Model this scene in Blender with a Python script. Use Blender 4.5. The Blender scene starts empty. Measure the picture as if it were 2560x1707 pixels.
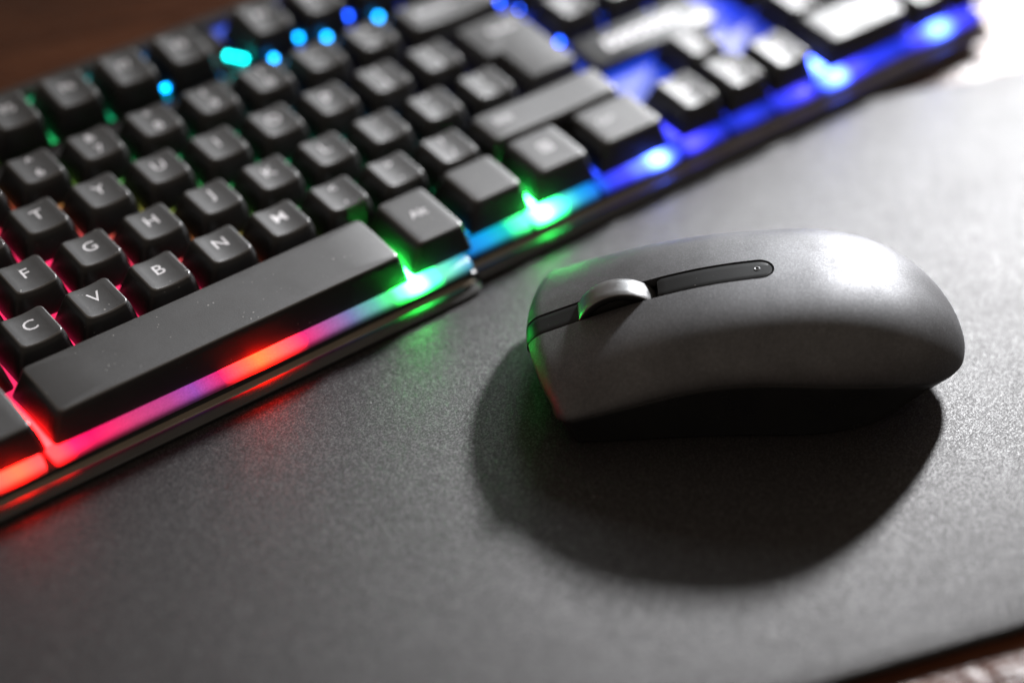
import bpy, bmesh, math, random
from mathutils import Matrix, Vector

random.seed(7)
M = 0.001                       # everything below is laid out in millimetres
scene = bpy.context.scene
col = scene.collection

# ------------------------------------------------------------------ camera
cam_data = bpy.data.cameras.new("camera")
cam = bpy.data.objects.new("camera", cam_data)
col.objects.link(cam)
CW = Vector((-89.5138, -370.3696, 362.1655))
RIGHT = Vector((0.7780626, -0.6281007, 0.0103950))
DOWN = Vector((-0.3875378, -0.4929562, -0.7789792))
FWD = Vector((0.4944017, 0.6020662, -0.6269635))
mw = Matrix.Identity(4)
for r in range(3):
    mw[r][0] = RIGHT[r]; mw[r][1] = -DOWN[r]; mw[r][2] = -FWD[r]; mw[r][3] = CW[r] * M
cam.matrix_world = mw
cam_data.sensor_width = 36.0
cam_data.lens = 75.667
cam_data.clip_start = 0.01
cam_data.clip_end = 20.0
cam_data.dof.use_dof = True
cam_data.dof.focus_distance = 0.553
cam_data.dof.aperture_fstop = 3.0
scene.camera = cam

# ------------------------------------------------------------------ light
world = bpy.data.worlds.new("World")
scene.world = world
world.use_nodes = True
bg = world.node_tree.nodes["Background"]
bg.inputs[0].default_value = (1.0, 0.83, 0.68, 1)
bg.inputs[1].default_value = 0.26

# one shaded desk lamp, out of frame at the back right: its pool of light is centred on the mouse
lamp_data = bpy.data.lights.new("desk_lamp_light", 'SPOT')
lamp_data.energy = 90.0
lamp_data.color = (0.98, 0.98, 1.0)
lamp_data.shadow_soft_size = 0.038
lamp_data.spot_size = math.radians(46)
lamp_data.spot_blend = 0.75
lamp = bpy.data.objects.new("desk_lamp_light", lamp_data)
col.objects.link(lamp)
lamp.location = (0.912, 0.255, 0.366)
lamp.rotation_euler = (Vector((0.265, -0.105, 0.0)) - lamp.location).to_track_quat('-Z', 'Y').to_euler()

# soft fill light added at the back right, weaker than the lamp, lifts the sheen
fill_data = bpy.data.lights.new("back_fill_light", 'AREA')
fill_data.shape = 'RECTANGLE'; fill_data.size = 0.30; fill_data.size_y = 0.40
fill_data.energy = 3.2
fill_data.color = (0.90, 0.96, 1.0)
fill = bpy.data.objects.new("back_fill_light", fill_data)
col.objects.link(fill)
fill.location = (1.050, 0.700, 0.600)
fill.rotation_euler = (Vector((0.26, -0.02, 0.0)) - fill.location).to_track_quat('-Z', 'Y').to_euler()

scene.view_settings.view_transform = 'Standard'
scene.view_settings.look = 'None'
scene.view_settings.exposure = 0.0
scene.view_settings.gamma = 1.0
scene.view_settings.use_curve_mapping = False
scene.render.engine = 'CYCLES'
try:
    scene.cycles.use_denoising = True
    scene.cycles.sample_clamp_indirect = 6.0
except Exception:
    pass

# ------------------------------------------------------------------ helpers
def tag(o, label=None, cat=None, group=None, kind=None):
    if label: o["label"] = label
    if cat: o["category"] = cat
    if group: o["group"] = group
    if kind: o["kind"] = kind
    return o

def empty(name, loc=(0, 0, 0), rot=(0, 0, 0)):
    o = bpy.data.objects.new(name, None)
    o.empty_display_size = 0.02
    o.location = loc; o.rotation_euler = rot
    col.objects.link(o)
    return o

def link(name, mesh, mats, parent=None, loc=(0, 0, 0), smooth=True):
    o = bpy.data.objects.new(name, mesh)
    col.objects.link(o)
    if mats is not None and len(mesh.materials) == 0:
        for m in (mats if isinstance(mats, (list, tuple)) else [mats]):
            mesh.materials.append(m)
    if smooth and not mesh.get("shaded"):
        for p in mesh.polygons: p.use_smooth = True
        mesh["shaded"] = 1
    if parent is not None: o.parent = parent
    o.location = loc
    return o

def mesh_from(bm, name, recalc=True):
    if recalc:
        bmesh.ops.recalc_face_normals(bm, faces=bm.faces[:])
    me = bpy.data.meshes.new(name)
    bm.to_mesh(me); bm.free()
    return me

def sharp(me, deg=35):
    try:
        me.set_sharp_from_angle(angle=math.radians(deg))
    except Exception:
        pass
    return me

class NT:
    """small node-tree helper"""
    def __init__(self, name):
        self.mat = bpy.data.materials.new(name)
        self.mat.use_nodes = True
        self.t = self.mat.node_tree
        self.bsdf = self.t.nodes["Principled BSDF"]
        self.out = self.t.nodes["Material Output"]
    def n(self, typ, **kw):
        nd = self.t.nodes.new(typ)
        for k, v in kw.items(): setattr(nd, k, v)
        return nd
    def l(self, a, b): self.t.links.new(a, b)
    def val(self, sock, v): sock.default_value = v
    def math(self, op, a, b=None, c=None):
        nd = self.n('ShaderNodeMath', operation=op)
        for i, x in enumerate((a, b, c)):
            if x is None: continue
            if hasattr(x, 'is_output'): self.l(x, nd.inputs[i])
            else: nd.inputs[i].default_value = x
        return nd.outputs[0]
    def coord(self):
        return self.n('ShaderNodeTexCoord').outputs['Object']
    def noise(self, vec, scale, detail=2.0, rough=0.5):
        nd = self.n('ShaderNodeTexNoise')
        self.l(vec, nd.inputs['Vector'])
        nd.inputs['Scale'].default_value = scale
        nd.inputs['Detail'].default_value = detail
        nd.inputs['Roughness'].default_value = rough
        return nd.outputs[0]
    def voronoi(self, vec, scale, rnd=1.0, feature='F1'):
        nd = self.n('ShaderNodeTexVoronoi')
        nd.feature = feature
        self.l(vec, nd.inputs['Vector'])
        nd.inputs['Scale'].default_value = scale
        nd.inputs['Randomness'].default_value = rnd
        return nd
    def maprange(self, v, a, b, c, d, smooth=False):
        nd = self.n('ShaderNodeMapRange')
        if smooth: nd.interpolation_type = 'SMOOTHSTEP'
        self.l(v, nd.inputs[0])
        for i, x in enumerate((a, b, c, d)): nd.inputs[1 + i].default_value = x
        return nd.outputs[0]
    def ramp(self, v, stops, interp='LINEAR'):
        nd = self.n('ShaderNodeValToRGB')
        cr = nd.color_ramp
        cr.interpolation = interp
        while len(cr.elements) < len(stops): cr.elements.new(0.5)
        for e, (p, c) in zip(cr.elements, stops):
            e.position = p
        for e, (p, c) in zip(cr.elements, stops):
            e.color = (c[0], c[1], c[2], 1)
        self.l(v, nd.inputs[0])
        return nd.outputs[0]
    def mix(self, f, a, b, blend='MIX'):
        nd = self.n('ShaderNodeMix', data_type='RGBA', blend_type=blend)
        for i, x in ((0, f), (6, a), (7, b)):
            if hasattr(x, 'is_output'): self.l(x, nd.inputs[i])
            elif i == 0: nd.inputs[0].default_value = x
            else: nd.inputs[i].default_value = (x[0], x[1], x[2], 1)
        return nd.outputs[2]
    def bump(self, h, strength, dist):
        nd = self.n('ShaderNodeBump')
        nd.inputs['Strength'].default_value = strength
        nd.inputs['Distance'].default_value = dist
        self.l(h, nd.inputs['Height'])
        self.l(nd.outputs[0], self.bsdf.inputs['Normal'])
        return nd
    def base(self, c, rough, metallic=0.0, spec=0.5):
        b = self.bsdf
        if hasattr(c, 'is_output'): self.l(c, b.inputs['Base Color'])
        else: b.inputs['Base Color'].default_value = (c[0], c[1], c[2], 1)
        if hasattr(rough, 'is_output'): self.l(rough, b.inputs['Roughness'])
        else: b.inputs['Roughness'].default_value = rough
        b.inputs['Metallic'].default_value = metallic
        b.inputs['Specular IOR Level'].default_value = spec
        return self

# ------------------------------------------------------------------ materials
def dusty_plastic(name, c, rough, dust=0.5, grain=2600, bump=0.35, spec=0.5, metallic=0.0, amount=0.13, flakes=False):
    m = NT(name)
    co = m.coord()
    oi = m.n('ShaderNodeObjectInfo')
    add = m.n('ShaderNodeVectorMath', operation='MULTIPLY_ADD')
    m.l(oi.outputs['Random'], add.inputs[0]); add.inputs[1].default_value = (0.37, 0.91, 0.53)
    m.l(co, add.inputs[2])
    v = add.outputs[0]
    speck = m.voronoi(v, 620.0)
    gate = m.noise(v, 140.0, 2.0)
    thr = m.maprange(gate, 0.38, 0.72, 0.02, amount)
    d = m.math('LESS_THAN', speck.outputs['Distance'], thr)
    sel = m.n('ShaderNodeSeparateColor'); m.l(speck.outputs['Color'], sel.inputs[0])
    d = m.math('MULTIPLY', d, m.math('GREATER_THAN', sel.outputs[0], 0.45))
    film = m.maprange(m.noise(v, 60.0, 3.0), 0.35, 0.8, 0.0, 0.35)
    cc = m.mix(film, c, [x * 1.9 + 0.006 for x in c])
    cc = m.mix(m.math('MULTIPLY', d, dust), cc, (0.5, 0.49, 0.47))
    rg = m.math('ADD', m.maprange(m.noise(v, 90.0, 3.0), 0.3, 0.7, rough - 0.05, rough + 0.07), m.math('MULTIPLY', d, 0.3))
    if flakes:
        fl = m.voronoi(v, 5200.0); fs = m.n('ShaderNodeSeparateColor'); m.l(fl.outputs['Color'], fs.inputs[0])
        k = m.maprange(m.math('POWER', fs.outputs[1], 3.0), 0.0, 1.0, 0.85, 1.5)
        cc = m.mix(1.0, cc, k, 'MULTIPLY')
        rg = m.math('ADD', rg, m.maprange(fs.outputs[2], 0.0, 1.0, -0.07, 0.07))
    m.base(cc, rg, metallic, spec)
    h = m.math('ADD', m.noise(v, grain, 1.5, 0.6), m.math('MULTIPLY', d, 1.5))
    m.bump(h, bump, 0.00006)
    return m.mat

MAT = {}
MAT['key'] = dusty_plastic('black_key_plastic', (0.014, 0.014, 0.0145), 0.57, dust=0.5, spec=0.78, amount=0.16, flakes=True)
MAT['key_side'] = dusty_plastic('smooth_key_skirt', (0.011, 0.011, 0.0115), 0.38, dust=0.4, bump=0.12, spec=0.5, amount=0.12)
MAT['key_edge'] = dusty_plastic('worn_polished_key_edge', (0.016, 0.016, 0.0165), 0.36, dust=0.3, bump=0.08, spec=1.0, amount=0.10)
kb_ = MAT['key_side'].node_tree.nodes['Principled BSDF']
kb_.inputs['IOR'].default_value = 1.45
MAT['key_edge'].node_tree.nodes['Principled BSDF'].inputs['IOR'].default_value = 1.75
kb_.inputs['Sheen Weight'].default_value = 0.05
kb_.inputs['Sheen Roughness'].default_value = 0.35
MAT['case'] = dusty_plastic('black_case_plastic', (0.014, 0.014, 0.015), 0.34, dust=0.2, bump=0.25)
MAT['ledge'] = dusty_plastic('case_rim_warm_reflection', (0.13, 0.105, 0.075), 0.42, dust=0.2, bump=0.25)  # reflection of the warm room on the rim, put into its colour
MAT['apron'] = dusty_plastic('dark_grey_lower_case', (0.036, 0.036, 0.037), 0.42, dust=0.2, bump=0.3)
MAT['shell'] = dusty_plastic('satin_titan_grey_shell', (0.092, 0.093, 0.097), 0.57, dust=0.35, grain=4200, bump=0.6, metallic=0.93, amount=0.07, flakes=True)
MAT['mouse_base'] = dusty_plastic('black_mouse_base', (0.009, 0.0095, 0.0105), 0.30, spec=0.6, dust=0.1, bump=0.15)
MAT['mouse_base'].node_tree.nodes['Principled BSDF'].inputs['IOR'].default_value = 1.45
MAT['strip'] = dusty_plastic('black_rubber_strip', (0.008, 0.0085, 0.009), 0.42, dust=0.6, spec=0.12, bump=0.2, amount=0.12)
MAT['black'] = NT('cavity_black').base((0.004, 0.004, 0.004), 0.6).mat

m = NT('white_legend'); m.base((0.62, 0.61, 0.63), 0.45); MAT['legend'] = m.mat
m = NT('polished_wheel_rubber')
co = m.coord()
m.base((0.11, 0.112, 0.115), m.maprange(m.noise(co, 500.0, 3.0), 0.35, 0.7, 0.28, 0.42), 0.3, 0.9)
m.bump(m.noise(co, 2500.0, 2.0), 0.25, 0.00005)
MAT['wheel'] = m.mat

# desk mat: fine woven, coated cloth
m = NT('grey_woven_mat_cloth')
co = m.coord()
warp = m.n('ShaderNodeVectorMath', operation='MULTIPLY'); m.l(co, warp.inputs[0]); warp.inputs[1].default_value = (1.0, 1.0, 0.2)
vo = m.voronoi(warp.outputs[0], 2900.0, 0.5)
fine = m.noise(warp.outputs[0], 4600.0, 2.0, 0.7)
big = m.noise(co, 26.0, 3.0, 0.55)
hgt = m.math('ADD', m.math('MULTIPLY', vo.outputs['Distance'], -1.0), m.math('MULTIPLY', fine, 0.8))
cc = m.mix(m.maprange(vo.outputs['Distance'], 0.1, 0.65, 0.0, 1.0), (0.033, 0.0305, 0.0315), (0.0145, 0.0134, 0.0138))
lint = m.voronoi(co, 95.0, 1.0)
ld = m.math('LESS_THAN', lint.outputs['Distance'], 0.02)
cc = m.mix(m.math('MULTIPLY', ld, 0.5), cc, (0.45, 0.45, 0.44))
m.base(cc, m.maprange(big, 0.3, 0.7, 0.44, 0.49), 0.0, 0.5)
sp = m.n('ShaderNodeSeparateColor'); m.l(vo.outputs['Color'], sp.inputs[0])
m.l(m.maprange(m.math('POWER', sp.outputs[0], 2.5), 0.0, 1.0, 0.13, 0.66), m.bsdf.inputs['Specular IOR Level'])
m.bump(hgt, 0.55, 0.00014)
MAT['mat'] = m.mat
m = NT('black_mat_edge'); m.base((0.012, 0.012, 0.013), 0.6); MAT['mat_edge'] = m.mat

# varnished red-brown wood
m = NT('varnished_brown_wood')
co = m.coord()
sc = m.n('ShaderNodeVectorMath', operation='MULTIPLY'); m.l(co, sc.inputs[0]); sc.inputs[1].default_value = (1.0, 9.0, 1.0)
g1 = m.noise(sc.outputs[0], 9.0, 6.0, 0.62)
g2 = m.noise(sc.outputs[0], 60.0, 4.0, 0.6)
gg = m.math('ADD', m.math('MULTIPLY', g1, 0.7), m.math('MULTIPLY', g2, 0.3))
wc = m.ramp(gg, [(0.32, (0.018, 0.0045, 0.0015)), (0.48, (0.06, 0.016, 0.005)), (0.60, (0.12, 0.038, 0.014)), (0.72, (0.04, 0.011, 0.004))])
m.base(wc, m.maprange(g2, 0.3, 0.7, 0.20, 0.34), 0.0, 0.14)
m.bump(m.math('ADD', g2, m.math('MULTIPLY', m.noise(co, 150.0, 3.0), 1.6)), 0.55, 0.0012)
MAT['wood'] = m.mat

# ------------------------------------------------------------------ lights in the keyboard
# colour the LEDs give along the front edge (position in mm: light in units of display white)
LEFT = [(40, (4, .1, .12)), (56, (5, .18, .14)), (63.5, (40, .28, .12)), (69, (7, .16, .16)), (74.6, (22, .14, .16)), (79, (2.4, .02, .2)),
        (84, (1.3, .005, .15)), (96, (.72, .045, .2)), (106, (.52, .055, .27)), (113.6, (.36, .07, .46)), (121.9, (.9, .02, .18)),
        (129.8, (20, .2, .1)), (133.5, (60, .34, .08)), (140, (16, .2, .15)), (147.9, (.95, .03, .22)), (155, (.46, .1, .36)),
        (162.3, (.2, .2, .46)), (170.6, (.13, .55, .45)), (176, (.12, 1.3, .36)), (180, (.5, 22, 1.6)), (184.5, (2.2, 80, 7)),
        (189, (.3, 18, 2.4)), (193, (.22, 1.2, .72)), (201.9, (.06, .42, .7)), (206, (.01, .3, .8))]
RIGHT_ = [(205, (.0, .25, .85)), (212, (.0, .42, .95)), (219, (.0, .6, .6)), (224.1, (.2, 3.5, .9)), (228, (.3, 9, 1.6)), (232.4, (2.4, 80, 9)), (237, (.5, 22, 4)),
          (241, (.12, 1.2, 1.0)), (246, (.01, .45, .95)), (252, (.0, .22, 1.0)), (257, (.03, .06, 1.2)), (264, (.08, .09, 1.6)), (271, (.3, .5, 4)),
          (276.8, (1.6, 3.4, 26)), (281, (.2, .4, 4)), (285, (.02, .05, 1.2)), (290, (.22, .2, 4)), (297, (.03, .05, 1.3)), (304, (.0, .02, .5)), (313, (.02, .05, 1.1)),
          (322, (.0, .02, .5)), (330, (.06, .08, 1.7)), (336, (.16, .14, 2.6)), (343, (.0, .03, .8)), (350.7, (1.5, 3.0, 26)), (356, (.2, .2, 4)),
          (365, (.03, .06, 1.4)), (380, (.0, .03, .8)), (390, (.2, .22, 3.5)), (397.4, (1.3, 2.8, 20)), (404, (.15, .17, 3)), (414, (.04, .06, 1.5))]
GAIN = 110.0

def edge_light(m, x, which):
    a, b = (40.0, 206.0) if which == 'L' else (205.0, 414.0)
    t = m.maprange(x, a * M, b * M, 0.0, 1.0)
    data = LEFT if which == 'L' else RIGHT_
    return m.ramp(t, [((u - a) / (b - a), [c / GAIN for c in rgb]) for u, rgb in data])

def strip_material(which):
    m = NT('glowing_edge_' + ('left' if which == 'L' else 'right'))
    co = m.n('ShaderNodeTexCoord').outputs['Object']
    sx = m.n('ShaderNodeSeparateXYZ'); m.l(co, sx.inputs[0])
    c = edge_light(m, sx.outputs[0], which)
    # emission is full near the keys and fades towards the lower rim
    k = m.maprange(sx.outputs[2], 6.0 * M, 8.0 * M, 0.10, 1.0, True)
    grain = m.maprange(m.noise(co, 2200.0, 2.0), 0.3, 0.7, 0.85, 1.12)
    m.base((0.045, 0.045, 0.045), 0.3, 0, 0.35)
    m.l(c, m.bsdf.inputs['Emission Color'])
    m.l(m.math('MULTIPLY', m.math('MULTIPLY', k, grain), GAIN), m.bsdf.inputs['Emission Strength'])
    return m.mat
MAT['strip_L'] = strip_material('L')
MAT['strip_R'] = strip_material('R')
def under_material(which):
    m = NT('underglow_' + which)
    co = m.coord()
    sx = m.n('ShaderNodeSeparateXYZ'); m.l(co, sx.inputs[0])
    m.base((0.1, 0.1, 0.1), 0.4)
    m.l(edge_light(m, sx.outputs[0], which), m.bsdf.inputs['Emission Color'])
    m.bsdf.inputs['Emission Strength'].default_value = GAIN * 2.0
    return m.mat
MAT['under_L'] = under_material('L')
MAT['under_R'] = under_material('R')

P = 19.05
PLATE = [(0.0, (.80, .02, .10)), (.40, (.80, .02, .10)), (.45, (.34, .06, .03)), (.50, (.10, .20, .03)), (.55, (.01, .36, .09)), (.62, (.0, .30, .13)),
         (.68, (.0, .14, .25)), (.76, (.005, .04, .40)), (1.0, (.01, .03, .45))]
m = NT('translucent_backlit_plate')
co = m.coord()
sx = m.n('ShaderNodeSeparateXYZ'); m.l(co, sx.inputs[0])
edge = m.mix(m.math('GREATER_THAN', sx.outputs[0], 0.2055), edge_light(m, sx.outputs[0], 'L'), edge_light(m, sx.outputs[0], 'R'))
cc = m.math('ADD', sx.outputs[0], m.math('MULTIPLY', m.math('SUBTRACT', sx.outputs[1], 13.4 * M), 0.75))
pl = m.ramp(m.maprange(cc, 0.0, 20 * P * M, 0.0, 1.0), [(p, [x / GAIN for x in c]) for p, c in PLATE])
f = m.maprange(sx.outputs[1], 15 * M, 27 * M, 0.0, 1.0, True)
e = m.mix(f, edge, pl)
m.base((0.07, 0.07, 0.075), 0.35, 0, 0.5)
m.l(e, m.bsdf.inputs['Emission Color'])
patch = m.maprange(m.noise(co, 70.0, 2.0), 0.3, 0.7, 0.55, 1.25)
m.l(m.math('MULTIPLY', patch, GAIN * 2.05), m.bsdf.inputs['Emission Strength'])
MAT['plate'] = m.mat

def led_material(name, c, s):
    m = NT(name); m.base((0.5, 0.5, 0.5), 0.3)
    m.bsdf.inputs['Emission Color'].default_value = (*c, 1)
    m.bsdf.inputs['Emission Strength'].default_value = s
    return m.mat
MAT['led_teal'] = led_material('led_teal', (0.0, .62, .60), 16)
MAT['led_sky'] = led_material('led_sky', (0.0, .32, .95), 14)
MAT['led_blue'] = led_material('led_blue', (0.01, .09, 1.0), 14)

# ------------------------------------------------------------------ setting: wooden table top
def box_bm(x0, x1, y0, y1, z0, z1, bevel=0.0, seg=2):
    bm = bmesh.new()
    bmesh.ops.create_cube(bm, size=1.0)
    for v in bm.verts:
        v.co = Vector(((x0 + x1) / 2 + v.co.x * (x1 - x0), (y0 + y1) / 2 + v.co.y * (y1 - y0), (z0 + z1) / 2 + v.co.z * (z1 - z0))) * M
    if bevel:
        bmesh.ops.bevel(bm, geom=bm.edges[:], offset=bevel * M, segments=seg, profile=0.5, affect='EDGES')
    return bm

MAT_ANG = math.radians(-19.5)
table = link('table_top', sharp(mesh_from(box_bm(-620, 720, -330, 420, -28, 0, 3, 3), 'table_top')), MAT['wood'], None, (0.05, 0.05, -0.003))
table.rotation_euler = (0, 0, MAT_ANG)
tag(table, 'varnished red-brown wooden table top under the mat', 'table', kind='structure')

# desk mat : front edge through (176,-163)-(224,-177), back edge through (357,7)-(411,-17)
def rounded_poly(pts, r, n=6):
    """pts: CCW 2-D polygon, rounded at every corner"""
    out = []
    k = len(pts)
    for i in range(k):
        p0, p1, p2 = Vector(pts[i - 1]), Vector(pts[i]), Vector(pts[(i + 1) % k])
        a = (p0 - p1).normalized(); b = (p2 - p1).normalized()
        ang = math.acos(max(-1, min(1, a.dot(b))))
        t = r / math.tan(ang / 2)
        c = p1 + (a + b).normalized() * (r / math.sin(ang / 2))
        s = p1 + a * t - c; e = p1 + b * t - c
        a0 = math.atan2(s.y, s.x); a1 = math.atan2(e.y, e.x)
        d = (a1 - a0 + math.pi) % (2 * math.pi) - math.pi
        for j in range(n + 1):
            th = a0 + d * j / n
            out.append((c.x + r * math.cos(th), c.y + r * math.sin(th)))
    return out

def ring_loft(rings, cap_top=True, cap_bottom=True):
    bm = bmesh.new()
    vs = [[bm.verts.new(Vector(p) * M) for p in ring] for ring in rings]
    for a, b in zip(vs[:-1], vs[1:]):
        n = len(a)
        for i in range(n):
            bm.faces.new((a[i], a[(i + 1) % n], b[(i + 1) % n], b[i]))
    if cap_bottom: bm.faces.new(vs[0][::-1])
    if cap_top: bm.faces.new(vs[-1])
    return bm

def mat_outline(inset):
    x0, x1, y0, y1 = -330 + inset, 560 - inset, -98.4 + inset, 115.5 - inset
    return rounded_poly([(x0, y0), (x1, y0), (x1, y1), (x0, y1)], 14 - inset, 8)
rings = [[(x, y, z) for x, y in mat_outline(i)] for i, z in ((0.6, -2.98), (0, -2.4), (0, -0.9), (0.35, -0.25), (1.0, 0.0))]
me = mesh_from(ring_loft(rings), 'desk_mat')
me.materials.append(MAT['mat']); me.materials.append(MAT['mat_edge'])
for p in me.polygons:
    if p.center.z < -0.0003: p.material_index = 1
mat_o = link('desk_mat', sharp(me, 50), None)
mat_o.location = (0.0, 0.0, 0.0)
mat_o.rotation_euler = (0, 0, math.radians(-18.3))
tag(mat_o, 'dark grey woven desk mat lying under the keyboard and the mouse', 'desk mat')

# ------------------------------------------------------------------ keyboard
PIV = (0.0, -13.4, -18.0)          # the case's front foot line sits on the mat
kb = empty('keyboard', (0, 0, 0), (math.radians(5.0), 0, 0))
tag(kb, 'black keyboard with rainbow backlight glowing along its front edge', 'keyboard')

def L(u, v, h): return (u - PIV[0], v - PIV[1], h - PIV[2])

# --- case: profile swept along the length ------------------------------------
def sweep(profile, us, close=True):
    """profile: list of (v,h); us: list of (u, shrink)"""
    bm = bmesh.new()
    rings = []
    for u, s in us:
        cv = sum(p[0] for p in profile) / len(profile); chh = sum(p[1] for p in profile) / len(profile)
        rings.append([bm.verts.new(Vector(L(u, v + (s if v < cv else 0), h - (s * 0.6 if h > -15 else 0))) * M) for v, h in profile])
    for a, b in zip(rings[:-1], rings[1:]):
        n = len(a)
        rng = range(n) if close else range(n - 1)
        for i in rng:
            bm.faces.new((a[i], a[(i + 1) % n], b[(i + 1) % n], b[i]))
    if close:
        bm.faces.new(rings[0]); bm.faces.new(rings[-1][::-1])
    return bm

UEND = 419.0
BACK = 128.0
SH = 4.2                      # the middle of the front edge stands this far forward
def case_profile(o):          # o: offset in v of the front
    return [(-14.2 + o, -18.0), (-14.5 + o, -17.6), (-14.5 + o, -16.9), (-14.2 + o, -16.55), (-11.2 + o, -15.65), (-11.0 + o, -15.1), (-11.9 + o, -15.0), (-12.3 + o, -14.8), (-12.1 + o, -14.5), (-11.0 + o, -14.2), (-10.75 + o, -13.9), (-10.5 + o, -12.5), (-9.6 + o, -12.3)]
main_prof = case_profile(SH) + [(-1.0, -11.6), (BACK - 6, -11.6), (BACK - 5.6, -7.4), (BACK - 1.5, -7.4), (BACK, -8.6), (BACK, -16.5), (BACK - 1.5, -18.0)]
me = mesh_from(sweep(main_prof, [(-9.5, 1.5), (-8.8, 0.5), (-7.5, 0), (415.8, 0), (UEND - 1.2, 0.5), (UEND, 1.6)]), 'case')
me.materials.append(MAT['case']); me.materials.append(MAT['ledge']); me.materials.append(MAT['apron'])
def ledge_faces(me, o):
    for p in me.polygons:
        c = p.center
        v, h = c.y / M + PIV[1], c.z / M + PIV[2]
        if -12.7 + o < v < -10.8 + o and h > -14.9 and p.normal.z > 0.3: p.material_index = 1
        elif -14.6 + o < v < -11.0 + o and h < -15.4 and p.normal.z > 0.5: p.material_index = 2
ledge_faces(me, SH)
case = link('case', sharp(me, 50), None, kb)
mid_prof = case_profile(0) + [(-4.0, -12.2), (-3.0, -18.0)]
me = mesh_from(sweep(mid_prof, [(8.0, 1.5), (9.0, 0.4), (11.0, 0), (199.5, 0), (202.0, 0.35), (203.6, 1.2), (204.4, 2.6)]), 'front_lip')
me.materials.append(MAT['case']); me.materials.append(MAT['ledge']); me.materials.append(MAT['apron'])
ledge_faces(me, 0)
link('front_lip', sharp(me, 50), None, kb)
for su in (30, 380):
    link('foot', sharp(mesh_from(box_bm(su - 14, su + 14, 108 - PIV[1], 113 - PIV[1], -12.2, 0.6, 0.8), 'foot')), MAT['case'], kb)

# --- backlit plate the keys stand over -----------------------------------------
bm = bmesh.new()
def plate_quad(u0, u1, v0, v1, h):
    bm.faces.new([bm.verts.new(Vector(L(*p)) * M) for p in ((u0, v0, h), (u1, v0, h), (u1, v1, h), (u0, v1, h))])
plate_quad(-7, 416.5, 0.0, BACK - 6.2, -9.7)
plate_quad(13, 203, -5.4, 0.0, -9.7)
me = mesh_from(bm, 'key_plate')
# the plate's own coordinates are measured from the front foot line
link('key_plate', me, MAT['plate'], kb, smooth=False)

# --- light strips: rounded front edge of the plate -----------------------------
def strip_profile(o):
    return [(-5.3 + o, -9.62), (-7.8 + o, -9.7), (-9.0 + o, -10.05), (-9.9 + o, -10.7), (-10.35 + o, -11.5), (-10.45 + o, -12.35), (-9.4 + o, -12.25), (-5.3 + o, -11.5)]
def strip_piece(u0, u1, o, mat, n=None):
    us = [(u0, 1.0), (u0 + 0.35, 0.3), (u0 + 0.9, 0.0), (u1 - 0.9, 0.0), (u1 - 0.35, 0.3), (u1, 1.0)]
    me = mesh_from(sweep(strip_profile(o), us), 'light_strip')
    return link('light_strip', sharp(me, 60), mat, kb)
for u0, u1 in ((10, 70.6), (72.6, 203.2)):
    strip_piece(u0, u1, 0.0, MAT['strip_L'])
for u0, u1 in ((204.6, 227.2), (228.2, 252.9), (254.0, 284.2), (285.4, 303.6), (304.6, 322.6), (323.6, 342.8), (343.8, 383.4), (384.4, 416.6)):
    strip_piece(u0, u1, SH, MAT['strip_R'])

# --- hidden emitter added below the rim to make the glow on the lower case
def under_piece(u0, u1, o, mat):
    prof = [(-10.96 + o, -15.16), (-11.5 + o, -15.06), (-11.6 + o, -15.12), (-11.0 + o, -15.6)]
    me = mesh_from(sweep(prof, [(u0, 0), (u1, 0)]), 'underglow_strip')
    return link('underglow_strip', me, mat, kb, smooth=False)
under_piece(12, 199, 0.0, MAT['under_L'])
under_piece(206, 416, SH, MAT['under_R'])

# --- row divider between the number row and the function row
link('row_divider', sharp(mesh_from(box_bm(-7, 287, 91.4 - PIV[1], 97.9 - PIV[1], -9.7 - PIV[2], -8.1 - PIV[2], 0.4), 'row_divider')), MAT['case'], kb)
for a, b in ((16, 30.8), (107.4, 116.8), (192.9, 202.3)):
    link('row_divider', sharp(mesh_from(box_bm(a, b, 98.3 - PIV[1], 121.5 - PIV[1], -9.7 - PIV[2], -8.1 - PIV[2], 0.4), 'row_divider')), MAT['case'], kb)

# --- keys ------------------------------------------------------------------------
def rect_ring(hx, hy, r, na=4, ns=6):
    pts = []
    for (sx, sy, a0) in ((1, -1, -90), (1, 1, 0), (-1, 1, 90), (-1, -1, 180)):
        cx, cy = sx * (hx - r), sy * (hy - r)
        for j in range(na + 1):
            a = math.radians(a0 + 90 * j / na)
            pts.append((cx + r * math.cos(a), cy + r * math.sin(a)))
        nx, ny = {(-90): (hx, 1), 0: (1, hy), 90: (-hx, 1), 180: (1, -hy)}[a0]
        for j in range(1, ns):
            t = j / ns
            if a0 == -90: pts.append((hx, -(hy - r) + 2 * (hy - r) * t))
            elif a0 == 0: pts.append(((hx - r) - 2 * (hx - r) * t, hy))
            elif a0 == 90: pts.append((-hx, (hy - r) - 2 * (hy - r) * t))
            else: pts.append((-(hx - r) + 2 * (hx - r) * t, -hy))
    return pts

def dish(x, y, hx, hy, sag):
    if sag >= 0: return -sag * (1 - min(1, abs(x) / hx) ** 2)
    return -sag * (1 - min(1, abs(y) / hy) ** 2) * 1.0      # negative sag: gently crowned across its depth

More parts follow.
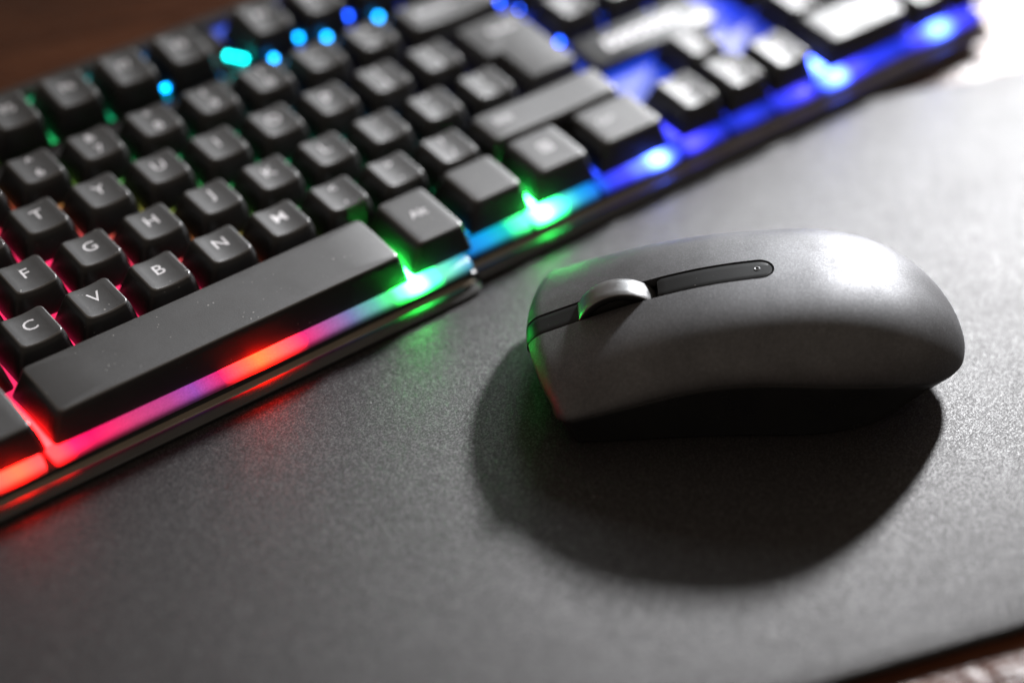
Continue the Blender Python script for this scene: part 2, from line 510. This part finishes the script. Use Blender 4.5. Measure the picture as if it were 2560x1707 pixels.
KEYCACHE = {}
def key_mesh(tw, td, hgt, sag, fu, fv):
    k = (round(tw, 2), round(td, 2), round(hgt, 2), sag, fu, fv)
    if k in KEYCACHE: return KEYCACHE[k]
    hx, hy = tw / 2, td / 2
    def off(inset, r, z, follow):
        out = []
        for x, y in rect_ring(hx - inset, hy - inset, r):
            out.append((x, y, z + (dish(x, y, hx, hy, sag) if follow else 0)))
        return out
    def flare(t, r, z, follow=0.0):
        out = []
        for x, y in rect_ring(hx + fu * t, hy + fv * t, r):
            out.append((x, y, z + follow * dish(x * hx / (hx + fu * t), y, hx, hy, sag)))
        return out
    rings = [flare(1.0, 1.5, 0.0), flare(0.98, 1.5, 0.25), flare(0.64, 2.0, hgt * 0.42), flare(0.30, 1.8, hgt - 2.2, 0.6),
             flare(0.12, 1.5, hgt - 0.95, 0.9), off(0.0, 1.5, hgt - 0.50, True), off(0.07, 1.46, hgt - 0.25, True), off(0.21, 1.38, hgt - 0.075, True), off(0.46, 1.25, hgt, True)]
    bm = bmesh.new()
    vs = [[bm.verts.new(Vector(p) * M) for p in ring] for ring in rings]
    inner = rect_ring(hx - 0.46, hy - 0.46, 1.25)
    for s in (0.72, 0.40):
        ring = []
        for x, y in inner:
            ring.append(bm.verts.new(Vector((x * s, y * s, hgt + dish(x * s, y * s, hx, hy, sag))) * M))
        vs.append(ring)
    for a, b in zip(vs[:-1], vs[1:]):
        n = len(a)
        for i in range(n): bm.faces.new((a[i], a[(i + 1) % n], b[(i + 1) % n], b[i]))
    c = bm.verts.new(Vector((0, 0, hgt + dish(0, 0, hx, hy, sag))) * M)
    n = len(vs[-1])
    for i in range(n): bm.faces.new((vs[-1][i], vs[-1][(i + 1) % n], c))
    bm.faces.new(vs[0][::-1])
    for f in bm.faces: f.material_index = 0
    bm.faces.ensure_lookup_table()
    for f in bm.faces[:5 * n]: f.material_index = 1
    for f in bm.faces[5 * n:8 * n]: f.material_index = 2
    me = mesh_from(bm, 'key')
    me.materials.append(MAT['key']); me.materials.append(MAT['key_side']); me.materials.append(MAT['key_edge'])
    KEYCACHE[k] = me
    return me

# text outlines, made once per string and size
LEG = {}
def want(s):
    LEG.setdefault(s, None)

ROWH = {'B': 0.0, 'Z': 0.9, 'A': 0.0, 'Q': 0.2, '1': 0.4, 'F': 3.0}
ROWV = {'B': 1.0, 'Z': 19.05, 'A': 38.1, 'Q': 57.15, '1': 76.2, 'F': 100.9}
BASEH = -8.95
keys = []          # (u0,u1,v0,v1,row,legend list,name,sag)
def K(u, w, row, leg, name='key', d=1.0, sag=0.85, legx=None):
    u0 = u * P; u1 = u0 + w * P - 7.05
    v0 = ROWV[row]; v1 = v0 + 12.0 + (d - 1) * P
    if row == 'B': v1 = v0 + 14.6
    if row == 'F': v1 = v0 + 13.4
    keys.append((u0, u1, v0, v1, row, leg, name, sag))

K(0 - 0.19, 1, 'F', ['Esc'])
for i in range(4): K(2 + i - 0.19, 1, 'F', ['F%d' % (i + 1)])
for i in range(4): K(6.5 + i - 0.19, 1, 'F', ['F%d' % (i + 5)])
for i in range(4): K(11 + i - 0.19, 1, 'F', ['F%d' % (i + 9)])
for i, t in enumerate(('PrtSc', 'ScrLk', 'Pause')): K(15.25 + i - 0.19, 1, 'F', [t])
for i, t in enumerate(('~`', '!1', '@2', '#3', '$4', '%5', '^6', '&7', '*8', '(9', ')0', '_-', '+=')): K(i, 1, '1', [t[0], t[1]])
K(13, 2, '1', ['Backspace'], 'backspace_key')
for i, t in enumerate('QWERTYUIOP'): K(1.5 + i, 1, 'Q', [t])
K(11.5, 1, 'Q', ['{', '[']); K(12.5, 1, 'Q', ['}', ']'])
K(0, 1.5, 'Q', ['Tab'], 'tab_key')
for i, t in enumerate('ASDFGHJKL'): K(1.75 + i, 1, 'A', [t])
K(10.75, 1, 'A', [':', ';']); K(11.75, 1, 'A', ['"', "'"]); K(12.75, 1, 'A', ['|', '\\'])
K(0, 1.75, 'A', ['Caps'], 'caps_lock_key')
for i, t in enumerate('ZXCVBNM'): K(2.25 + i, 1, 'Z', [t])
K(9.25, 1, 'Z', ['<', ',']); K(10.25, 1, 'Z', ['>', '.']); K(11.25, 1, 'Z', ['?', '/'])
K(0, 1.25, 'Z', ['Shift'], 'shift_key'); K(1.25, 1, 'Z', ['|', '\\'])
K(12.25, 2.75, 'Z', ['Shift'], 'shift_key', sag=0.45)
for i, t in enumerate(('Ins', 'Home', 'PgUp')): K(15.25 + i, 1, '1', [t])
for i, t in enumerate(('Del', 'End', 'PgDn')): K(15.25 + i, 1, 'Q', [t])
K(16.25, 1, 'Z', ['up'], 'arrow_key')
for i, t in enumerate(('left', 'down', 'right')): K(15.27 + i, 1, 'B', [t], 'arrow_key')
for i, t in enumerate(('Num', '/', '*', '-')): K(18.5 + i, 1, '1', [t])
for i, t in enumerate('789'): K(18.5 + i, 1, 'Q', [t])
for i, t in enumerate('456'): K(18.5 + i, 1, 'A', [t])
for i, t in enumerate('123'): K(18.5 + i, 1, 'Z', [t])
K(21.5, 1, 'A', ['+'], 'plus_key', d=2.0)
K(18.5, 2, 'B', ['0'], 'zero_key', sag=0.4); K(20.5, 1, 'B', ['.'])
keys.append((21.5 * P, 21.5 * P + 12, 1.0, 31.0, 'B', ['Enter'], 'enter_key', 0.85))
# bottom row of the main block
keys.append((0, 17, 1.0, 16.4, 'B', ['Ctrl'], 'control_key', -0.12))
keys.append((24.5, 40.5, 1.0, 16.2, 'B', ['Win'], 'windows_key', -0.12))
keys.append((48.0, 69.8, -5.3, 13.5, 'B', ['Alt'], 'alt_key', -0.12))
keys.append((77.4, 180.6, -5.3, 13.5, 'B', [], 'space_bar', -0.25))
keys.append((188.0, 203.0, -4.4, 15.2, 'B', ['Alt'], 'alt_key', -0.12))
keys.append((211.6, 227.4, 1.0, 16.2, 'B', [], 'function_key', -0.12))
keys.append((235.3, 251.6, 1.0, 17.0, 'B', ['menu'], 'menu_key', -0.12))
keys.append((259.4, 280.2, 1.0, 16.6, 'B', ['Ctrl'], 'control_key', -0.12))

for kk in keys:
    for s in kk[5]: want(s)
want('Enter')
# build text meshes
tmp = []
for s in LEG:
    if s in ('up', 'down', 'left', 'right', 'menu'): continue
    cu = bpy.data.curves.new('txt', 'FONT')
    cu.body = s; cu.align_x = 'CENTER'; cu.align_y = 'CENTER'
    cu.size = 1.0; cu.resolution_u = 3
    cu.offset = 0.004
    o = bpy.data.objects.new('txt', cu); col.objects.link(o)
    tmp.append((s, o))
bpy.context.view_layer.update()
dg = bpy.context.evaluated_depsgraph_get()
for s, o in tmp:
    me = bpy.data.meshes.new_from_object(o.evaluated_get(dg))
    xs = [v.co.x for v in me.vertices]; ys = [v.co.y for v in me.vertices]
    cx, cy = (min(xs) + max(xs)) / 2, (min(ys) + max(ys)) / 2
    LEG[s] = ([(v.co.x - cx, v.co.y - (cy if len(s) == 1 and s not in ',.\'"_-^*`' else 0.0)) for v in me.vertices], [tuple(p.vertices) for p in me.polygons])
for s, o in tmp:
    cu = o.data; bpy.data.objects.remove(o); bpy.data.curves.remove(cu)
def poly_leg(polys):
    vs, fs = [], []
    for p in polys:
        fs.append(tuple(range(len(vs), len(vs) + len(p)))); vs += p
    return (vs, fs)
ar = [(-.1, -.38), (.1, -.38), (.1, .05), (-.1, .05)], [(-.33, .03), (.33, .03), (0, .42)]
LEG['up'] = poly_leg(ar)
LEG['down'] = poly_leg([[(-x, -y) for x, y in p] for p in ar])
LEG['left'] = poly_leg([[(-y, x) for x, y in p] for p in ar])
LEG['right'] = poly_leg([[(y, -x) for x, y in p] for p in ar])
LEG['menu'] = poly_leg([[(-.42, .44), (.42, .44), (.42, .32), (-.42, .32)], [(-.42, -.44), (-.42, -.32), (.42, -.32), (.42, -.44)], [(-.42, -.32), (-.42, .32), (-.31, .32), (-.31, -.32)],
                        [(.31, -.32), (.31, .32), (.42, .32), (.42, -.32)], [(-.2, .08), (.2, .08), (.2, .18), (-.2, .18)], [(-.2, -.15), (.2, -.15), (.2, -.05), (-.2, -.05)]])

def legend(parent, strings, tw, td, hgt, sag, wide):
    hx, hy = tw / 2, td / 2
    items = []
    if len(strings) == 2:
        items = [(strings[0], 0.0, 3.0, 4.4, 1.1), (strings[1], 0.0, -2.6, 4.4, 1.15)]
    elif len(strings[0]) == 1:
        items = [(strings[0], 0.0, 0.9, 5.3, 1.12)]
    elif strings[0] in ('up', 'down', 'left', 'right'):
        items = [(strings[0], 0.0, 0.6, 5.0, 1.0)]
    elif strings[0] == 'menu':
        items = [(strings[0], 0.0, 0.6, 4.6, 1.0)]
    else:
        n = len(strings[0]); sz = 4.3 if n <= 3 else 3.4
        x = 0.0
        if wide: x = -hx + 0.31 * sz * n + 2.4
        items = [(strings[0], x, 0.8, sz, 1.05)]
    vs, fs = [], []
    for s, x0, y0, sz, wx in items:
        v, f = LEG[s]
        if len(s) > 1 and s not in ('up', 'down', 'left', 'right', 'menu'): y0 -= 0.36 * sz * 0.0
        b = len(vs)
        for x, y in v:
            X, Y = x0 + x * sz * wx, y0 + y * sz
            vs.append(Vector((X, Y, hgt + 0.05 + dish(X, Y, hx, hy, sag))) * M)
        fs += [tuple(b + i for i in p) for p in f]
    me = bpy.data.meshes.new('legend')
    me.from_pydata(vs, [], fs)
    o = link('legend', me, MAT['legend'], parent, smooth=False)
    return o

for (u0, u1, v0, v1, row, leg, name, sag) in keys:
    tw, td = u1 - u0, v1 - v0
    hgt = ROWH[row] - BASEH
    big = name == 'space_bar' or v0 < 0
    me = key_mesh(tw, td, hgt, sag, 2.9, 1.75 if big else 2.75)
    c = L((u0 + u1) / 2, (v0 + v1) / 2, BASEH)
    o = link(name, me, None, kb, [x * M for x in c])
    j = random.uniform
    o.rotation_euler = (math.radians(j(-0.35, 0.35) + (6.0 if row == 'F' else 0)), math.radians(j(-0.35, 0.35)), math.radians(j(-0.3, 0.3))) if name == 'key' else (0, 0, 0)
    if row == 'F': o.location.z -= 0.0008
    if leg: legend(o, leg, tw, td, hgt, sag, tw > 18)

# L-shaped enter key
ex0, exl, ex1 = 13.5 * P, 13.75 * P, 15 * P - 7.05
ey0, eym, ey1 = 38.1, 38.1 + 15.2, 57.15 + 12.0
def enter_ring(o, r, z):
    pts = [(exl - o, ey0 - o), (ex1 + o, ey0 - o), (ex1 + o, ey1 + o), (ex0 - o, ey1 + o), (ex0 - o, eym - o), (exl - o, eym - o)]
    cx, cy = (exl + ex1) / 2, (ey0 + ey1) / 2
    return [(x - cx, y - cy, z) for x, y in rounded_poly(pts, r, 4)]
H = 0.1 - BASEH
rings = [enter_ring(2.6, 1.2, 0), enter_ring(2.5, 1.2, 0.3), enter_ring(1.3, 1.1, H * 0.45), enter_ring(0.25, 1.0, H - 1.0), enter_ring(0, 1.0, H - 0.35), enter_ring(-0.12, 0.95, H - 0.1), enter_ring(-0.42, 0.8, H)]
me = mesh_from(ring_loft(rings), 'enter_key'); me.materials.append(MAT['key'])
c = L((exl + ex1) / 2, (ey0 + ey1) / 2, BASEH)
ent = link('enter_key', sharp(me, 60), None, kb, [x * M for x in c])
v, f = LEG['Enter']
me = bpy.data.meshes.new('legend')
me.from_pydata([Vector((x * 4.6 + 0.0, y * 4.6 + 9.0, H + 0.05)) * M for x, y in v], [], f)
link('legend', me, MAT['legend'], ent, smooth=False)

# raised badge panel above the arrow keys
pan = link('badge_panel', sharp(mesh_from(box_bm(-24.2, 24.2, -7.6, 7.6, 0, 4.6, 0.7, 3), 'badge_panel'), 40), MAT['case'], kb, [x * M for x in L(311.2, 43.4, -9.7)])
vs, fs = [], []
xx = -15.0
for i, wdt in enumerate((4.6, 3.9, 4.6, 4.2, 3.6, 4.6)):
    sl = 1.4
    for y0, y1, xa, xb in ((-2.6, 2.6, 0, 1.5), (1.3, 2.6, 1.5, wdt), (-2.6, -1.4, 1.5, wdt), (-1.4, 0.3, wdt - 1.5, wdt)):
        b = len(vs)
        for X, Y in ((xx + xa, y0), (xx + xb, y0), (xx + xb, y1), (xx + xa, y1)):
            vs.append(Vector((X + Y * 0.25, Y + 0.4, 4.63)) * M)
        fs.append((b, b + 1, b + 2, b + 3))
    xx += wdt + 0.9
me = bpy.data.meshes.new('emblem'); me.from_pydata(vs, [], fs)
link('emblem', me, MAT['legend'], pan, smooth=False)

# single LEDs that shine out between the number row and the function row
bm = bmesh.new()
bmesh.ops.create_uvsphere(bm, u_segments=12, v_segments=8, radius=0.95 * M)
led_me = {}
base_led = mesh_from(bm, 'led')
for mname in ('led_teal', 'led_sky', 'led_blue'):
    d = base_led.copy(); d.materials.append(MAT[mname]); led_me[mname] = d
for u, v, h, mname in ((174.4, 102.0, -7.6, 'led_sky'), (198.6, 105.2, -7.3, 'led_teal'), (200.2, 103.2, -7.3, 'led_teal'), (201.4, 101.2, -7.2, 'led_teal'), (209.2, 96.6, -7.4, 'led_sky'),
                       (221.8, 101.8, -7.6, 'led_sky'), (229.0, 97.0, -7.4, 'led_sky'), (241.0, 103.0, -7.6, 'led_blue'), (248.6, 97.0, -7.4, 'led_sky'),
                       (285.3, 83.0, -7.5, 'led_blue'), (288.7, 76.0, -7.5, 'led_blue'), (305.2, 58.4, -7.5, 'led_blue'), (287.8, 55.7, -7.8, 'led_blue')):
    link('led', led_me[mname], None, kb, [x * M for x in L(u, v, h)])

# ------------------------------------------------------------------ mouse
ANG = -0.644
mouse = empty('mouse', (0.190107, -0.035946, 0.0), (0, 0, ANG))
tag(mouse, 'dark grey satin wireless mouse with black centre strip beside the keyboard', 'computer mouse')

XN = [0, .2, .4, .6, .8, 1.0]
def make_spline(xs, ys):
    n = len(xs); h = [xs[i + 1] - xs[i] for i in range(n - 1)]
    a = [0.0] * n; b = [1.0] * n; c = [0.0] * n; d = [0.0] * n
    for i in range(1, n - 1):
        a[i] = h[i - 1]; b[i] = 2 * (h[i - 1] + h[i]); c[i] = h[i]
        d[i] = 6 * ((ys[i + 1] - ys[i]) / h[i] - (ys[i] - ys[i - 1]) / h[i - 1])
    for i in range(1, n):
        w = a[i] / b[i - 1]; b[i] -= w * c[i - 1]; d[i] -= w * d[i - 1]
    Mm = [0.0] * n
    Mm[-1] = d[-1] / b[-1]
    for i in range(n - 2, -1, -1): Mm[i] = (d[i] - c[i] * Mm[i + 1]) / b[i]
    def f(x):
        i = 0
        while i < n - 2 and x > xs[i + 1]: i += 1
        A = xs[i + 1] - x; C = x - xs[i]; Hh = h[i]
        return (Mm[i] * A ** 3 + Mm[i + 1] * C ** 3) / (6 * Hh) + (ys[i] / Hh - Mm[i] * Hh / 6) * A + (ys[i + 1] / Hh - Mm[i + 1] * Hh / 6) * C
    return f
ML = 114.574
S_W = make_spline(XN, [30.513, 29.757, 28.597, 28.726, 29.596, 30.336])
S_T = make_spline(XN, [15.456, 25.069, 32.011, 34.882, 34.514, 29.585])
S_S = make_spline(XN, [9.184, 14.247, 18.763, 19.16, 16.518, 8.656])
EN, EM, FC, SW, RR, RE, ZE = 2.813, 1.947, 6.096, 5.552, 0.574, 2.3, 2.423
def mw_(s):
    e = max(0, min(1, (s - RR) / (1 - RR)))
    w = S_W(s) * math.sqrt(max(0, 1 - e ** RE))
    g = max(0, min(1, 1 - s / .05))
    return w - FC * (1 - math.sqrt(max(0, 1 - g * g)))
def mshape(s, eta):
    e = max(0, min(1, (s - RR) / (1 - RR)))
    w = mw_(s)
    seam = S_S(s)
    Hh = (S_T(s) - seam) * math.sqrt(max(0, 1 - e ** ZE))
    gf = max(0, min(1, 1 - s / .03))
    Hh *= math.sqrt(max(0, 1 - gf * gf * .55))
    prof = max(0, 1 - abs(eta) ** EN) ** (1 / EM)
    x = ML * s + SW * eta * eta * max(0, min(1, 1 - s / .35)) ** 1.5
    return Vector((x, w * eta, seam + Hh * prof))
SLOT_W, SLOT_END = 3.95, 62.6
def slot_half(x):
    if x >= SLOT_END: return 0.0
    d = SLOT_END - SLOT_W
    if x <= d: return SLOT_W
    return math.sqrt(max(0, SLOT_W ** 2 - (x - d) ** 2))
NF = 12
stations = [0.05 * (1 - math.cos(math.pi / 2 * i / 10)) for i in range(10)]
d0 = (SLOT_END - SLOT_W) / ML; d1 = SLOT_END / ML
stations += [0.05 + (d0 - 0.05) * i / 30 for i in range(30)]
stations += [d0 + (d1 - d0) * math.sin(math.pi / 2 * i / 9) for i in range(10)]
stations += [d1 + (0.86 - d1) * i / 22 for i in range(1, 22)]
stations += [0.86 + 0.1399 * math.sin(math.pi / 2 * i / 26) for i in range(27)]
NJ = 30
bm = bmesh.new()
sides = {}
for side in (-1, 1):
    grid = []
    for s in stations:
        w = max(mw_(s), 1e-4)
        yi = slot_half(s * ML)
        t0 = math.asin(min(0.999, yi / w))
        row = []
        for j in range(NJ + 1):
            th = t0 + (math.pi / 2 - t0) * j / NJ
            p = mshape(s, side * math.sin(th))
            row.append(bm.verts.new(p * M))
        grid.append(row)
    sides[side] = grid
    for a, b in zip(grid[:-1], grid[1:]):
        for j in range(NJ):
            bm.faces.new((a[j], a[j + 1], b[j + 1], b[j]))
    # folded-in lower rim of the shell
    prev = None
    for i, row in enumerate(grid):
        p = row[-1].co
        c = Vector((ML * 0.5 * M, 0, p.z))
        inn = (c - p); inn.z = 0
        if inn.length > 0: inn.normalize()
        cur = [row[-1], bm.verts.new(p + inn * 0.25 * M + Vector((0, 0, -0.45 * M))), bm.verts.new(p + inn * 1.6 * M + Vector((0, 0, -0.7 * M)))]
        if prev:
            for k in range(2): bm.faces.new((prev[k], prev[k + 1], cur[k + 1], cur[k]))
        prev = cur
    # groove walls
    prev = None
    for i, row in enumerate(grid):
        if stations[i] > d1 + 1e-6: break
        v = row[0]
        lo = bm.verts.new(v.co + Vector((0, 0, -2.6 * M)))
        if prev: bm.faces.new((prev[0], prev[1], lo, v))
        prev = (v, lo)
    # front wall
    prev = None
    for j, v in enumerate(grid[0]):
        p = v.co
        lo1 = bm.verts.new(Vector((p.x + 0.25 * M, p.y, p.z - 0.9 * M)))
        lo = bm.verts.new(Vector((p.x + 1.6 * M, p.y * 0.985, min(p.z - 1.2 * M, 7.6 * M + 0.02 * p.y))))
        if prev:
            bm.faces.new((prev[0], prev[1], lo1, v)); bm.faces.new((prev[1], prev[2], lo, lo1))
        prev = (v, lo1, lo)
bmesh.ops.remove_doubles(bm, verts=bm.verts[:], dist=0.00002)
me = mesh_from(bm, 'shell')
# make sure the normals face outwards
up = sum((p.normal.z * p.area for p in me.polygons))
if up < 0: me.flip_normals()
link('shell', sharp(me, 55), MAT['shell'], mouse)

# lower body
def outline(inset_seam):
    pts = []
    ss = [i / 40 * 0.9 for i in range(41)] + [0.9 + 0.0999 * math.sin(math.pi / 2 * i / 12) for i in range(1, 13)]
    near = [mshape(s, -1.0) for s in ss]
    far = [mshape(s, 1.0) for s in reversed(ss)]
    front = []
    for k in range(1, 8):
        eta = 1 - 2 * k / 8
        p = mshape(0.0, eta); front.append(Vector((p.x + 1.2, p.y, 8.2)))
    return near + far + front
O = outline(0)
def base_ring(t, inset, dz):
    ring = []
    for p in O:
        x, y, z = p.x, p.y, p.z
        # bottom outline: narrower, rear end drawn well forward
        bx = 4.5 + (x / ML) * (103.5 - 4.5); by = y * 0.905
        d = Vector((ML * .5 - x, -y, 0)); d.normalize()
        x += d.x * inset; y += d.y * inset
        zz = z - dz
        ring.append((x + (bx - x) * t, y + (by - y) * t, zz + (0.7 - zz) * t))
    return ring
rings = [base_ring(0, 1.0, 0.3), base_ring(0, 0.55, 0.75), base_ring(0.02, 0.5, 1.0), base_ring(0.3, 0.5, 1.0), base_ring(0.65, 0.4, 1.0), base_ring(0.93, 0.2, 1.0), base_ring(1.0, 0, 1.0)]
lowb = [(x, y, 0.7) for x, y, z in [(50 + (p[0] - 50) * 0.97, p[1] * 0.96, 0) for p in rings[-1]]]
rings.append(lowb)
link('lower_body', sharp(mesh_from(ring_loft(rings[::-1], True, True), 'lower_body'), 50), MAT['mouse_base'], mouse)
for fx in (14, 88):
    link('glide_pad', mesh_from(box_bm(fx - 5, fx + 5, -12, 12, 0.02, 0.72, 0.2), 'glide_pad'), MAT['black'], mouse, smooth=False)

# dark cavity below the centre slot
bm = bmesh.new()
prev = None
for i in range(40):
    x = 0.8 + (SLOT_END + 0.5 - 0.8) * i / 39
    z = mshape(x / ML, 0).z - 2.4
    if 13.5 < x < 34: z -= 5.5
    a = bm.verts.new(Vector((x, -4.6, z)) * M); b = bm.verts.new(Vector((x, 4.6, z)) * M)
    if prev: bm.faces.new((prev[0], prev[1], b, a))
    prev = (a, b)
link('slot_floor', mesh_from(bm, 'slot_floor'), MAT['black'], mouse)

def centre_strip(name, xa, xb, hw, round_end, drop):
    bm = bmesh.new()
    n = 44
    rows = []
    for i in range(n + 1):
        t = i / n
        x = xa + (xb - xa) * (math.sin(t * math.pi / 2) if round_end else t)
        h = hw
        if round_end and x > xb - hw: h = math.sqrt(max(0.0004, hw * hw - (x - xb + hw) ** 2))
        endd = 0.0
        if not round_end: endd = 0.35 * max(0, 1 - (xb - x) / 0.5) ** 2
        else: endd = 0.25 * max(0, 1 - (x - xa) / 0.4) ** 2
        row = []
        for yf, dz in ((-1.0, 1.9), (-1.0, 0.35), (-0.975, 0.1), (-0.93, 0.0), (-0.5, 0), (0, 0), (0.5, 0), (0.93, 0.0), (0.975, 0.1), (1.0, 0.35), (1.0, 1.9)):
            y = yf * h
            s = max(0.0, x / ML)
            z = mshape(s, y / max(mw_(s), 1)).z - drop - dz - endd
            row.append(bm.verts.new(Vector((x, y, z)) * M))
        rows.append(row)
    for a, b in zip(rows[:-1], rows[1:]):
        for j in range(len(a) - 1): bm.faces.new((a[j], a[j + 1], b[j + 1], b[j]))
    bm.faces.new(rows[0]); bm.faces.new(rows[-1][::-1])
    me = mesh_from(bm, name)
    return link(name, sharp(me, 55), MAT['strip'], mouse)
centre_strip('front_strip', -0.05, 14.2, 3.55, False, 0.22)
rs = centre_strip('rear_strip', 33.2, 62.1, 3.5, True, 0.2)
# small indicator ring on the rear strip
bm = bmesh.new()
R0, r0 = 0.62, 0.16
z0 = mshape(58.3 / ML, 0).z - 0.16
vs = []
for i in range(20):
    a = 2 * math.pi * i / 20
    ring = []
    for j in range(6):
        b = 2 * math.pi * j / 6
        x = 58.3 + (R0 + r0 * math.cos(b)) * math.cos(a); y = 0.4 + (R0 + r0 * math.cos(b)) * math.sin(a)
        ring.append(bm.verts.new(Vector((x, y, z0 + (x - 58.3) * 0.1 + r0 * math.sin(b))) * M))
    vs.append(ring)
for i in range(20):
    for j in range(6):
        bm.faces.new((vs[i][j], vs[(i + 1) % 20][j], vs[(i + 1) % 20][(j + 1) % 6], vs[i][(j + 1) % 6]))
link('indicator_ring', mesh_from(bm, 'indicator_ring'), MAT['wheel'], rs)

# scroll wheel
def lathe_y(profile, seg=72):
    bm = bmesh.new()
    rings = []
    for i in range(seg):
        a = 2 * math.pi * i / seg
        rings.append([bm.verts.new(Vector((r * math.cos(a), y, r * math.sin(a))) * M) for y, r in profile])
    for i in range(seg):
        a, b = rings[i], rings[(i + 1) % seg]
        for j in range(len(profile) - 1): bm.faces.new((a[j], a[j + 1], b[j + 1], b[j]))
    return bm
WR = 11.6
wz = mshape(24.2 / ML, 0).z - 8.1
tyre = lathe_y([(-2.7, WR - 2.6), (-3.4, WR - 1.4), (-3.55, WR - 0.5), (-3.48, WR - 0.14), (-3.25, WR), (-1.5, WR + 0.03), (0, WR + 0.04), (1.5, WR + 0.03), (3.25, WR), (3.48, WR - 0.14), (3.55, WR - 0.5), (3.4, WR - 1.4), (2.7, WR - 2.6)])
wme = sharp(mesh_from(tyre, 'scroll_wheel'), 50)
wme.materials.append(MAT['wheel']); wme.materials.append(MAT['mouse_base'])
for p in wme.polygons:
    if abs(p.normal.y) > 0.6: p.material_index = 1
wheel = link('scroll_wheel', wme, None, mouse, (24.2 * M, 0, wz * M))
hub = lathe_y([(-2.65, 2.0), (-2.65, WR - 2.5), (2.65, WR - 2.5), (2.65, 2.0)], 48)
link('wheel_hub', sharp(mesh_from(hub, 'wheel_hub')), MAT['black'], wheel)
